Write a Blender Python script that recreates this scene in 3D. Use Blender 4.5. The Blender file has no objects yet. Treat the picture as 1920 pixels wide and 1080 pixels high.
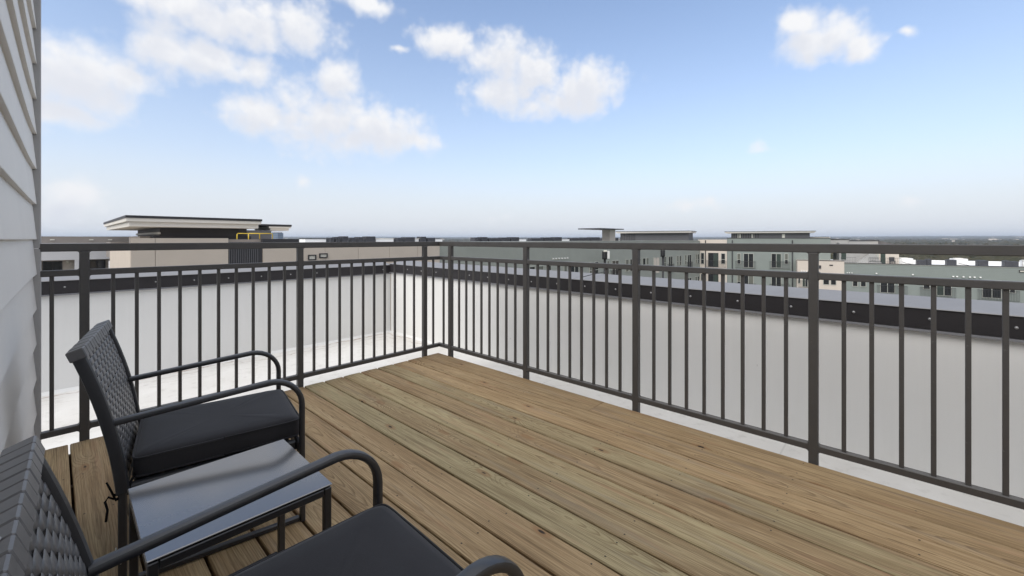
import bpy, bmesh, math, random
from mathutils import Vector, Matrix, noise as mn
random.seed(7)
sc = bpy.context.scene
col = sc.collection
R = math.radians

# ------------------------------------------------------------------ camera
cam_d = bpy.data.cameras.new('camera')
cam = bpy.data.objects.new('camera', cam_d); col.objects.link(cam)
cam.location = (3.247, -2.50, 1.09)
cam.rotation_euler = (R(90), 0, R(42.57))
cam_d.sensor_fit = 'HORIZONTAL'; cam_d.sensor_width = 36.0
cam_d.lens = 787.4 / 1920 * 36.0
cam_d.shift_y = -(540 - 448.4) / 1920
cam_d.clip_start = 0.02; cam_d.clip_end = 40000
sc.camera = cam

# ------------------------------------------------------------------ exposure, sun, sky
sc.view_settings.view_transform = 'Standard'; sc.view_settings.look = 'None'
EXPOSURE = 0.9
sc.view_settings.exposure = EXPOSURE; sc.view_settings.gamma = 1.0
sc.view_settings.use_curve_mapping = False
SUN_EL, SUN_AZ = 42.0, 176.0            # azimuth clockwise from +Y
sun_d = bpy.data.lights.new('sun', 'SUN'); sun_d.energy = 1.45; sun_d.angle = R(60)
sun_d.color = (1.0, 0.95, 0.88)
sun = bpy.data.objects.new('sun', sun_d); col.objects.link(sun)
sun.rotation_euler = (R(90 - SUN_EL), 0, R(180 - SUN_AZ))
sun.location = (0, 0, 30)

world = bpy.data.worlds.new('World'); sc.world = world; world.use_nodes = True
SKY_STRENGTH = 0.10


class NT:
    """small node-building helper"""
    def __init__(s, tree): s.t = tree; s.n = tree.nodes; s.l = tree.links
    def new(s, typ, **kw):
        n = s.n.new(typ)
        for k, v in kw.items(): setattr(n, k, v)
        return n
    def put(s, sock, v):
        if isinstance(v, bpy.types.NodeSocket): s.l.new(v, sock)
        elif v is not None: sock.default_value = v
    def math(s, op, a, b=None, c=None, clamp=False):
        n = s.new('ShaderNodeMath', operation=op, use_clamp=clamp)
        for i, v in enumerate((a, b, c)):
            if v is not None: s.put(n.inputs[i], v)
        return n.outputs[0]
    def vmath(s, op, a, b=None, scale=None):
        n = s.new('ShaderNodeVectorMath', operation=op)
        s.put(n.inputs[0], a)
        if b is not None: s.put(n.inputs[1], b)
        if scale is not None: s.put(n.inputs['Scale'], scale)
        return n.outputs['Value'] if op in ('LENGTH', 'DOT_PRODUCT', 'DISTANCE') else n.outputs[0]
    def mix(s, f, a, b, blend='MIX'):
        n = s.new('ShaderNodeMix', data_type='RGBA', blend_type=blend)
        s.put(n.inputs[0], f)
        s.put(n.inputs[6], a if not isinstance(a, tuple) else (*a, 1)[:4])
        s.put(n.inputs[7], b if not isinstance(b, tuple) else (*b, 1)[:4])
        return n.outputs[2]
    def mapr(s, v, a, b, c, d, smooth=False):
        n = s.new('ShaderNodeMapRange', interpolation_type='SMOOTHSTEP' if smooth else 'LINEAR')
        for k, x in zip((0, 1, 2, 3, 4), (v, a, b, c, d)): s.put(n.inputs[k], x)
        return n.outputs[0]
    def noise(s, vec, scale, detail=3, rough=0.5, dist=0.0, dim='3D'):
        n = s.new('ShaderNodeTexNoise', noise_dimensions=dim)
        s.put(n.inputs['Vector'], vec); s.put(n.inputs['Scale'], scale)
        s.put(n.inputs['Detail'], detail); s.put(n.inputs['Roughness'], rough); s.put(n.inputs['Distortion'], dist)
        return n.outputs[0]
    def sep(s, v):
        n = s.new('ShaderNodeSeparateXYZ'); s.put(n.inputs[0], v); return n.outputs
    def comb(s, x, y, z):
        n = s.new('ShaderNodeCombineXYZ')
        for i, v in enumerate((x, y, z)): s.put(n.inputs[i], v)
        return n.outputs[0]


# cumulus banks: azimuth, elevation, half-width, half-height (degrees)
CLOUDS = [(-88.4, 14.8, 4.8, 3.4), (-89.9, 11.4, 3.0, 1.8), (-85.2, 15.6, 2.8, 2.1), (-91.4, 14.0, 2.5, 3.6),
          (-75.5, 23.5, 9.8, 3.0), (-82.1, 19.3, 3.4, 3.1), (-78.0, 19.2, 4.5, 2.2), (-73.8, 19.0, 2.4, 1.8),
          (-69.5, 24.3, 4.6, 3.0), (-81.2, 23.7, 4.9, 1.7), (-61.5, 27.9, 3.9, 1.3),
          (-67.1, 14.7, 6.9, 4.2), (-73.5, 14.1, 4.0, 2.5), (-60.8, 13.8, 7.2, 3.0), (-65.2, 19.3, 2.9, 2.6), (-55.8, 13.0, 3.8, 1.7),
          (-50.7, 24.7, 5.1, 2.1), (-44.0, 23.4, 5.4, 3.1), (-39.7, 22.0, 4.5, 2.9), (-43.3, 19.3, 6.1, 2.6), (-33.5, 19.4, 6.5, 3.3), (-36.8, 17.7, 7.9, 2.0),
          (-8.1, 22.9, 2.4, 1.9), (-7.6, 20.7, 2.7, 2.1), (-5.0, 20.9, 3.3, 2.1), (-2.9, 19.2, 2.0, 1.5),
          (-88.7, 4.0, 2.3, 2.1), (-89.6, 2.5, 2.1, 1.5)]
WISPS = [(0.8, 19.9, 1.3, 0.8), (-12.0, 10.7, 2.3, 0.7), (-57.5, 23.4, 2.2, 0.8), (-44.4, 2.9, 3.3, 1.3), (-19.8, 4.4, 5.9, 1.3), (1.0, 3.5, 1.8, 0.9), (-69.2, 6.7, 1.3, 1.4)]


def cloud_group():
    g = bpy.data.node_groups.new('cloud_field', 'ShaderNodeTree')
    g.interface.new_socket('AzEl', in_out='INPUT', socket_type='NodeSocketVector')
    g.interface.new_socket('Density', in_out='OUTPUT', socket_type='NodeSocketFloat')
    t = NT(g); gi = t.new('NodeGroupInput'); go = t.new('NodeGroupOutput')
    v0 = gi.outputs[0]
    warp = t.new('ShaderNodeTexNoise', noise_dimensions='3D')
    t.put(warp.inputs['Vector'], v0); warp.inputs['Scale'].default_value = 0.25; warp.inputs['Detail'].default_value = 2
    w = t.vmath('SCALE', t.vmath('SUBTRACT', warp.outputs['Color'], (0.5, 0.5, 0.5)), scale=2.6)
    v = t.vmath('ADD', v0, w)

    def field(blobs):
        acc = None
        for a, e, ra, re in blobs:
            mp = t.new('ShaderNodeMapping', vector_type='TEXTURE')
            t.put(mp.inputs['Vector'], v)
            mp.inputs['Location'].default_value = (a, e, 0); mp.inputs['Scale'].default_value = (ra * 1.0, re * 1.02, 1)
            f = t.math('SUBTRACT', 1.0, t.vmath('LENGTH', mp.outputs[0]))
            acc = f if acc is None else t.math('SMOOTH_MAX', acc, f, 0.25)
        return acc
    big = field(CLOUDS); small = t.math('SUBTRACT', field(WISPS), 0.44)
    # the rest of the sky (overhead and behind) carries denser unseen cloud, added for soft neutral light
    s = t.sep(v0)
    off_az = t.math('ABSOLUTE', t.math('ADD', s[0], 42.6))
    away = t.math('MAXIMUM', t.mapr(off_az, 54, 66, 0, 1, True), t.mapr(s[1], 29, 38, 0, 1, True))
    cover = t.noise(v0, 0.055, 2, 0.5)
    gen = t.math('ADD', t.math('MULTIPLY', t.math('SUBTRACT', cover, 0.33), 3.6), t.math('MULTIPLY', t.math('SUBTRACT', away, 1.0), 3.0))
    fld = t.math('MAXIMUM', t.math('MAXIMUM', big, small), gen)
    n1 = t.noise(v0, 0.26, 8, 0.56, 0.15)
    n2 = t.noise(v0, 0.75, 8, 0.62, 0.25)
    tex = t.math('ADD', t.math('MULTIPLY', t.math('SUBTRACT', n1, 0.5), 0.75), t.math('MULTIPLY', t.math('SUBTRACT', n2, 0.5), 0.48))
    vb = t.new('ShaderNodeTexVoronoi', voronoi_dimensions='2D', feature='SMOOTH_F1', normalize=True)
    t.put(vb.inputs['Vector'], t.vmath('ADD', v0, t.vmath('SCALE', warp.outputs['Color'], scale=1.5))); vb.inputs['Scale'].default_value = .40
    vb.inputs['Detail'].default_value = 2.0; vb.inputs['Roughness'].default_value = .55; vb.inputs['Smoothness'].default_value = .35
    tex = t.math('ADD', tex, t.math('MULTIPLY', t.math('SUBTRACT', .33, vb.outputs['Distance']), 1.0))
    d = t.mapr(t.math('ADD', fld, tex), -0.26, 0.72, 0, 1, True)
    t.put(go.inputs[0], d)
    return g


def build_world():
    t = NT(world.node_tree); t.n.clear()
    out = t.new('ShaderNodeOutputWorld'); bg = t.new('ShaderNodeBackground')
    bg.inputs['Strength'].default_value = SKY_STRENGTH
    sky = t.new('ShaderNodeTexSky', sky_type='NISHITA')
    sky.sun_disc = False; sky.sun_elevation = R(SUN_EL); sky.sun_rotation = R(SUN_AZ)
    sky.altitude = 200; sky.air_density = 1.0; sky.dust_density = 1.0; sky.ozone_density = 1.0
    tc = t.new('ShaderNodeTexCoord'); d = tc.outputs['Generated']
    s = t.sep(d)
    az = t.math('MULTIPLY', t.math('ARCTAN2', s[0], s[1]), 57.29578)
    el = t.math('MULTIPLY', t.math('ARCSINE', s[2]), 57.29578)
    g = cloud_group()
    def dens(dx, de):
        n = t.new('ShaderNodeGroup'); n.node_tree = g
        t.put(n.inputs[0], t.comb(t.math('ADD', az, dx), t.math('ADD', el, de), 0.0)); return n.outputs[0]
    K = 1.0 / (SKY_STRENGTH * 2 ** EXPOSURE)
    elc = t.math('MAXIMUM', el, 0.0)
    # clear air: Nishita blue overhead, milky towards the horizon
    milky = t.math('POWER', 2.71828, t.math('MULTIPLY', elc, -1 / 16.0))
    blue = t.mix(1.0, sky.outputs[0], (0.92, 1.07, 1.19), 'MULTIPLY')
    clear = t.mix(t.math('MULTIPLY', milky, 0.97), blue, (0.82 * K, 0.825 * K, 0.885 * K))
    clear = t.mix(t.mapr(elc, 0, 11.0, 0.75, 0, True), clear, (0.82 * K, 0.855 * K, 0.90 * K))
    c0 = dens(0, 0); c1 = dens(0.6, 2.0)
    shade = t.math('MULTIPLY', t.math('MULTIPLY', c1, c0), 0.62)
    cc = t.mix(shade, (0.95 * K, 0.955 * K, 0.975 * K), (0.70 * K, 0.735 * K, 0.83 * K))
    cc = t.mix(1.0, cc, t.comb(*[t.mapr(elc, 28, 75, 1.0, 1.65, True)] * 3), 'MULTIPLY')  # cloud above the view made brighter with elevation, to lift the scene's light
    fade = t.mapr(elc, 0, 6, 0.72, 1.0, True)
    c = t.mix(t.math('MULTIPLY', c0, fade), clear, cc)
    t.put(bg.inputs['Color'], c)
    t.l.new(bg.outputs[0], out.inputs[0])
    world.cycles.sampling_method = 'MANUAL'; world.cycles.sample_map_resolution = 512


build_world()

# ------------------------------------------------------------------ materials
MATS = {}


def mat(name, color=(.5, .5, .5), rough=.5, metal=0.0, spec=.5, build=None, coat=0.0, ior=1.5):
    m = bpy.data.materials.new(name); m.use_nodes = True
    t = NT(m.node_tree); b = m.node_tree.nodes['Principled BSDF']
    b.inputs['Base Color'].default_value = (*color, 1); b.inputs['Roughness'].default_value = rough
    b.inputs['Metallic'].default_value = metal; b.inputs['Specular IOR Level'].default_value = spec
    b.inputs['Coat Weight'].default_value = coat; b.inputs['IOR'].default_value = ior
    if build: build(t, b)
    MATS[name] = m
    return m


def bump(t, b, h, strength=.3, dist=.01):
    n = t.new('ShaderNodeBump'); n.inputs['Strength'].default_value = strength; n.inputs['Distance'].default_value = dist
    t.put(n.inputs['Height'], h); t.l.new(n.outputs[0], b.inputs['Normal'])


def mottled(color, amount=.12, scale=3.0, fine=40.0, bmp=0.0, streak=False, dirt=None):
    def f(t, b):
        tc = t.new('ShaderNodeTexCoord'); o = tc.outputs['Object']
        if streak:
            mp = t.new('ShaderNodeMapping'); t.put(mp.inputs['Vector'], o); mp.inputs['Scale'].default_value = (1, 1, .06); o2 = mp.outputs[0]
        else: o2 = o
        n1 = t.noise(o2, scale, 4, .6); n2 = t.noise(o, fine, 3, .6)
        k = t.math('ADD', t.math('MULTIPLY', n1, .7), t.math('MULTIPLY', n2, .3))
        lo = tuple(c * (1 - amount) for c in color); hi = tuple(min(1, c * (1 + amount)) for c in color)
        c = t.mix(t.mapr(k, .3, .7, 0, 1), lo, hi)
        if dirt:
            dn = t.noise(o, 1.7, 6, .7, .4)
            c = t.mix(t.mapr(dn, .56, .74, 0, dirt[1]), c, dirt[0])
        t.put(b.inputs['Base Color'], c)
        if bmp: bump(t, b, k, bmp, .004)
    return f


def wood(t, b):
    tc = t.new('ShaderNodeTexCoord'); o = t.sep(tc.outputs['Object'])
    def att(n):
        a = t.new('ShaderNodeAttribute', attribute_type='OBJECT', attribute_name=n); return a.outputs['Fac']
    tone, sh = att('tone'), att('shift')
    x = t.math('ADD', o[0], t.math('MULTIPLY', sh, 53.0)); y = o[1]
    slow = t.noise(t.comb(t.math('MULTIPLY', x, .42), t.math('MULTIPLY', y, .5), t.math('MULTIPLY', sh, 9)), 1.0, 2, .45)
    # knots: a sparse cellular scatter, each bends the rings around itself
    vor = t.new('ShaderNodeTexVoronoi', voronoi_dimensions='2D', feature='F1'); vor.inputs['Scale'].default_value = 1.0; vor.inputs['Randomness'].default_value = .9
    wob = t.noise(t.comb(x, y, 0.0), 9.0, 2)
    t.put(vor.inputs['Vector'], t.comb(t.math('MULTIPLY', x, 1.5), t.math('ADD', t.math('MULTIPLY', y, 4.2), t.math('MULTIPLY', sh, 17)), 0.0))
    kd = t.math('ADD', vor.outputs['Distance'], t.math('MULTIPLY', t.math('SUBTRACT', wob, .5), .05))
    ks = t.sep(vor.outputs['Color'])
    on = t.math('GREATER_THAN', ks[0], .44)
    kb = t.math('MULTIPLY', t.mapr(kd, .0, .26, 1, 0, True), on)
    yc = t.math('MULTIPLY', t.math('SUBTRACT', tone, .45), .10)
    yy = t.math('SUBTRACT', t.math('ADD', y, t.math('MULTIPLY', t.math('SUBTRACT', slow, .5), .06)), yc)
    h = t.math('ADD', .010, t.math('MULTIPLY', t.math('ABSOLUTE', t.math('SUBTRACT', slow, .45)), .30))
    r = t.math('SQRT', t.math('ADD', t.math('MULTIPLY', yy, yy), t.math('MULTIPLY', h, h)))
    jit = t.noise(t.comb(t.math('MULTIPLY', x, 2.2), t.math('MULTIPLY', y, 26), 0.0), 1.0, 4, .6)
    r = t.math('ADD', r, t.math('ADD', t.math('MULTIPLY', kb, .026), t.math('MULTIPLY', t.math('SUBTRACT', jit, .5), .010)))
    ring = t.math('FRACT', t.math('MULTIPLY', r, 165.0))
    late = t.mapr(ring, .45, .93, 0, 1, True)
    late = t.math('MULTIPLY', late, t.mapr(ring, .93, 1.0, 1, 0))
    fib = t.noise(t.comb(t.math('MULTIPLY', x, 7), t.math('MULTIPLY', y, 330), 0.0), 1.0, 3, .65)
    cracks = t.noise(t.comb(t.math('MULTIPLY', x, 1.3), t.math('MULTIPLY', y, 95), 3.0), 1.0, 3, .55)
    blot = t.noise(t.comb(t.math('MULTIPLY', x, 1.6), t.math('MULTIPLY', y, 9), 0.0), 1.0, 5, .6)
    brown = t.mix(t.mapr(blot, .3, .7, 0, 1), (.295, .195, .096), (.440, .318, .172))
    green = t.mix(t.mapr(blot, .3, .7, 0, 1), (.320, .272, .145), (.430, .355, .198))
    tn = t.math('ADD', tone, t.math('MULTIPLY', t.math('SUBTRACT', blot, .5), .9))
    c = t.mix(t.mapr(tn, .25, .85, 0, 1, True), brown, green)
    lv = t.noise(t.comb(t.math('MULTIPLY', x, .9), t.math('MULTIPLY', y, 11), 5.0), 1.0, 3, .6)
    c = t.mix(t.math('MULTIPLY', late, t.mapr(lv, .35, .65, .22, .78)), c, (.140, .082, .035))
    strk = t.noise(t.comb(t.math('MULTIPLY', x, 1.7), t.math('MULTIPLY', y, 74), t.math('MULTIPLY', sh, 5)), 1.0, 4, .62)
    c = t.mix(t.mapr(strk, .48, .70, 0, .60), c, (.130, .082, .040))
    c = t.mix(t.mapr(strk, .46, .30, 0, .30), c, (.50, .385, .235))
    c = t.mix(t.mapr(fib, .45, .70, 0, .62), c, (.115, .074, .036))
    red = t.noise(t.comb(t.math('MULTIPLY', x, 1.9), t.math('MULTIPLY', y, 22), 2.0), 1.0, 3, .6)
    c = t.mix(t.mapr(red, .56, .72, 0, .38), c, (.36, .20, .115))
    grey = t.noise(t.comb(t.math('MULTIPLY', x, 1.1), t.math('MULTIPLY', y, 14), 7.0), 1.0, 4, .6)
    c = t.mix(t.mapr(grey, .55, .72, 0, .32), c, (.20, .185, .165))
    c = t.mix(t.mapr(cracks, .70, .76, 0, .75), c, (.05, .033, .02))
    kc = t.math('MULTIPLY', t.mapr(kd, .045, .10, 1, 0, True), on)
    c = t.mix(t.math('MULTIPLY', kc, .55), c, (.24, .125, .055))
    kcore = t.math('MULTIPLY', t.mapr(kd, .012, .035, 1, 0, True), t.math('GREATER_THAN', ks[1], .45))
    c = t.mix(t.math('MULTIPLY', kcore, on), c, (.03, .02, .013))
    val = t.mapr(t.math('FRACT', t.math('MULTIPLY', sh, 9.73)), 0, 1, .90, 1.14)
    c = t.mix(1.0, c, t.comb(val, val, val), 'MULTIPLY')
    t.put(b.inputs['Base Color'], c)
    b.inputs['Roughness'].default_value = .72; b.inputs['Specular IOR Level'].default_value = .3
    hgt = t.math('SUBTRACT', t.math('MULTIPLY', fib, .5), t.math('ADD', t.math('MULTIPLY', late, .35), t.mapr(cracks, .70, .76, 0, 1.5)))
    bump(t, b, hgt, .35, .0016)


def membrane(t, b):
    tc = t.new('ShaderNodeTexCoord'); o = tc.outputs['Object']; s = t.sep(o)
    v = t.comb(s[0], s[1], t.math('MULTIPLY', s[2], .07))
    st = t.noise(v, 26, 4, .6); bl = t.noise(o, 1.4, 5, .6)
    c = t.mix(t.mapr(st, .35, .65, 0, 1), (.690, .686, .669), (.706, .702, .685))
    c = t.mix(t.mapr(bl, .45, .75, 0, .35), c, (.635, .63, .61))
    sp = t.noise(o, 17, 2, .5)
    c = t.mix(t.mapr(sp, .74, .79, 0, .35), c, (.30, .29, .27))
    t.put(b.inputs['Base Color'], c)
    w = t.noise(o, 2.6, 3, .5); bump(t, b, t.math('ADD', w, t.math('MULTIPLY', st, .15)), .25, .012)
    b.inputs['Roughness'].default_value = .55


def roof_mem(t, b):
    tc = t.new('ShaderNodeTexCoord'); o = tc.outputs['Object']; s = t.sep(o)
    bl = t.noise(o, 1.1, 6, .65, .3); fn = t.noise(o, 14, 4, .6)
    c = t.mix(t.mapr(bl, .35, .7, 0, 1), (.72, .705, .675), (.59, .57, .53))
    c = t.mix(t.mapr(fn, .54, .75, 0, .45), c, (.42, .40, .36))
    # ponding marks: rusty tide lines a few centimetres off the parapet foot
    dl = t.math('MINIMUM', t.math('ADD', s[0], 1.94), t.math('ADD', t.math('SUBTRACT', .66, s[1]), t.math('MAXIMUM', t.math('MULTIPLY', t.math('ADD', s[0], 1.2), .6), 0.0)))
    wob = t.noise(o, 2.3, 5, .6)
    e = t.math('ADD', dl, t.math('MULTIPLY', t.math('SUBTRACT', wob, .5), .34))
    br = t.noise(o, 4.0, 3, .6)
    def line(at, w, k):
        return t.math('MULTIPLY', t.mapr(t.math('ABSOLUTE', t.math('SUBTRACT', e, at)), 0, w, k, 0, True), t.mapr(br, .42, .6, 0, 1))
    c = t.mix(line(.05, .022, .8), c, (.24, .13, .08))
    c = t.mix(line(.17, .016, .5), c, (.30, .21, .15))
    c = t.mix(line(.33, .012, .35), c, (.33, .27, .21))
    # welded seams of the sheet
    seam = t.math('ABSOLUTE', t.math('SUBTRACT', t.math('FRACT', t.math('MULTIPLY', s[0], .55)), .5))
    c = t.mix(t.mapr(seam, 0, .004, .4, 0), c, (.35, .34, .32))
    t.put(b.inputs['Base Color'], c)
    bump(t, b, t.math('ADD', bl, t.math('MULTIPLY', fn, .2)), .25, .01)
    b.inputs['Roughness'].default_value = .6


mat('wood', build=wood)
mat('wood_dark', (.14, .09, .05), .8)
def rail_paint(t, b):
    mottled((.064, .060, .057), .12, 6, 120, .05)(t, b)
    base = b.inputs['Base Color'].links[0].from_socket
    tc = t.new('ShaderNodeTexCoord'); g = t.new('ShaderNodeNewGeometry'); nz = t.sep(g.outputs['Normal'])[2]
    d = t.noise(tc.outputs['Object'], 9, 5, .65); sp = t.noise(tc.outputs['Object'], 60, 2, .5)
    c = t.mix(t.math('MULTIPLY', t.mapr(nz, .75, 1, 0, 1), t.mapr(d, .35, .7, .15, .6)), base, (.17, .165, .155))  # tops painted paler: dust, with the sky's reflection also put into the colour
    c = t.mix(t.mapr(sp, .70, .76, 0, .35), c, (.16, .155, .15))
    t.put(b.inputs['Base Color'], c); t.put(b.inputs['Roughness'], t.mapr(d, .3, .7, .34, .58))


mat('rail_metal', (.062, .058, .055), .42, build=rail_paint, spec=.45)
mat('band_metal', (.022, .021, .022), .5, build=mottled((.024, .022, .024), .12, 5, 60), spec=.35)
mat('coping_metal', (.42, .42, .45), .45, build=mottled((.205, .200, .198), .08, 4, 50, .04))
mat('lip_metal', (.16, .16, .17), .45)
mat('screw_metal', (.34, .34, .34), .45, .6)
mat('screw_dark', (.045, .032, .022), .6, .2)
mat('membrane', build=membrane)
mat('roof_membrane', build=roof_mem)
mat('siding', build=mottled((.70, .675, .635), .05, 2.2, 160, .10), rough=.55)
mat('trim', build=mottled((.36, .355, .35), .07, 3, 140, .1), rough=.6)
mat('black_paint', (.018, .018, .020), .36, spec=.75, build=mottled((.020, .020, .0225), .15, 9, 260, .03))
mat('table_paint', (.05, .053, .060), .13, spec=.5, ior=2.45, build=mottled((.105, .098, .090), .03, 4, 300, .0))
mat('wicker', (.035, .034, .035), .38, spec=.8, build=mottled((.078, .075, .075), .25, 14, 240, .12))
mat('wicker_side', (.016, .016, .018), .45, spec=.5, build=mottled((.018, .018, .020), .2, 14, 200, .1))
mat('string', (.006, .006, .007), .8, spec=.1)


def fabric(t, b):
    tc = t.new('ShaderNodeTexCoord'); o = tc.outputs['Object']
    n = t.noise(o, 5, 4, .6); s = t.sep(o)
    wv = t.math('ADD', t.math('SINE', t.math('MULTIPLY', s[0], 2600)), t.math('SINE', t.math('MULTIPLY', s[1], 2600)))
    c = t.mix(t.mapr(n, .3, .7, 0, 1), (.0190, .0180, .0195), (.0270, .0258, .0280))
    f = t.noise(o, 420, 2, .5)
    c = t.mix(t.mapr(f, .5, .75, 0, .5), c, (.036, .036, .040))
    t.put(b.inputs['Base Color'], c); b.inputs['Roughness'].default_value = .85
    b.inputs['Specular IOR Level'].default_value = .25
    b.inputs['Sheen Weight'].default_value = .12; b.inputs['Sheen Roughness'].default_value = .5
    bump(t, b, t.math('ADD', t.math('MULTIPLY', wv, .12), f), .2, .0008)


mat('fabric', build=fabric)
mat('tan_panel', build=mottled((.56, .49, .415), .05, 1.2, 30), rough=.85)
mat('joint', (.20, .17, .14), .9)
mat('green_siding', build=mottled((.300, .318, .285), .06, .8, 20), rough=.75)
mat('green_wall', build=mottled((.218, .246, .230), .05, .6, 14), rough=.75)
mat('cream_wall', build=mottled((.58, .52, .455), .05, .8, 20), rough=.85)
mat('white_wall', build=mottled((.62, .62, .63), .04, .7, 20), rough=.8)
mat('taupe_wall', build=mottled((.25, .225, .205), .07, .8, 25), rough=.85)
mat('grey_wall', build=mottled((.34, .335, .325), .05, .8, 25), rough=.8)
mat('dark_wall', build=mottled((.045, .044, .048), .1, 1.5, 20), rough=.6)
mat('slate_wall', build=mottled((.105, .105, .112), .06, 1.5, 20), rough=.65)
mat('white_trim', (.72, .68, .62), .6, build=mottled((.72, .69, .63), .04, 1, 15))
mat('pale_trim', (.40, .41, .37), .6)
mat('dark_trim', (.024, .024, .028), .5)
mat('white_roof', (.78, .78, .77), .6, build=mottled((.78, .78, .77), .06, .5, 9))
mat('grey_roof', (.13, .125, .12), .9, build=mottled((.12, .115, .115), .15, 1.5, 25))
mat('glass', (.018, .02, .022), .08, spec=.6)
mat('glass_green', (.045, .062, .052), .1, spec=.6)
mat('curtain', (.13, .135, .115), .25, spec=.5)
mat('ac_metal', (.05, .052, .06), .5, .3, build=mottled((.055, .056, .066), .25, 2, 12))
mat('vent_metal', (.66, .66, .64), .5)
mat('yellow_paint', (.62, .44, .03), .5)
mat('tower_glass', (.10, .16, .24), .3)
mat('lamp_black', (.012, .012, .013), .5)
mat('lamp_lens', (.70, .68, .60), .4)
mat('ground', build=mottled((.10, .095, .075), .25, .02, .3), rough=1)


def canopy_mat(t, b):
    tc = t.new('ShaderNodeTexCoord'); o = tc.outputs['Object']
    a = t.new('ShaderNodeAttribute', attribute_name='tint'); tt = a.outputs['Fac']
    n = t.noise(o, .6, 4, .7); k = t.noise(o, .012, 3, .6)
    c = t.mix(tt, (.030, .036, .020), (.105, .088, .058))
    c = t.mix(t.mapr(k, .35, .65, 0, .7), c, (.055, .052, .034))
    c = t.mix(t.mapr(n, .4, .7, 0, .5), c, (.02, .022, .014))
    t.put(b.inputs['Base Color'], c); b.inputs['Roughness'].default_value = 1; b.inputs['Specular IOR Level'].default_value = .1


mat('canopy', build=canopy_mat)

# ------------------------------------------------------------------ mesh helpers


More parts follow.
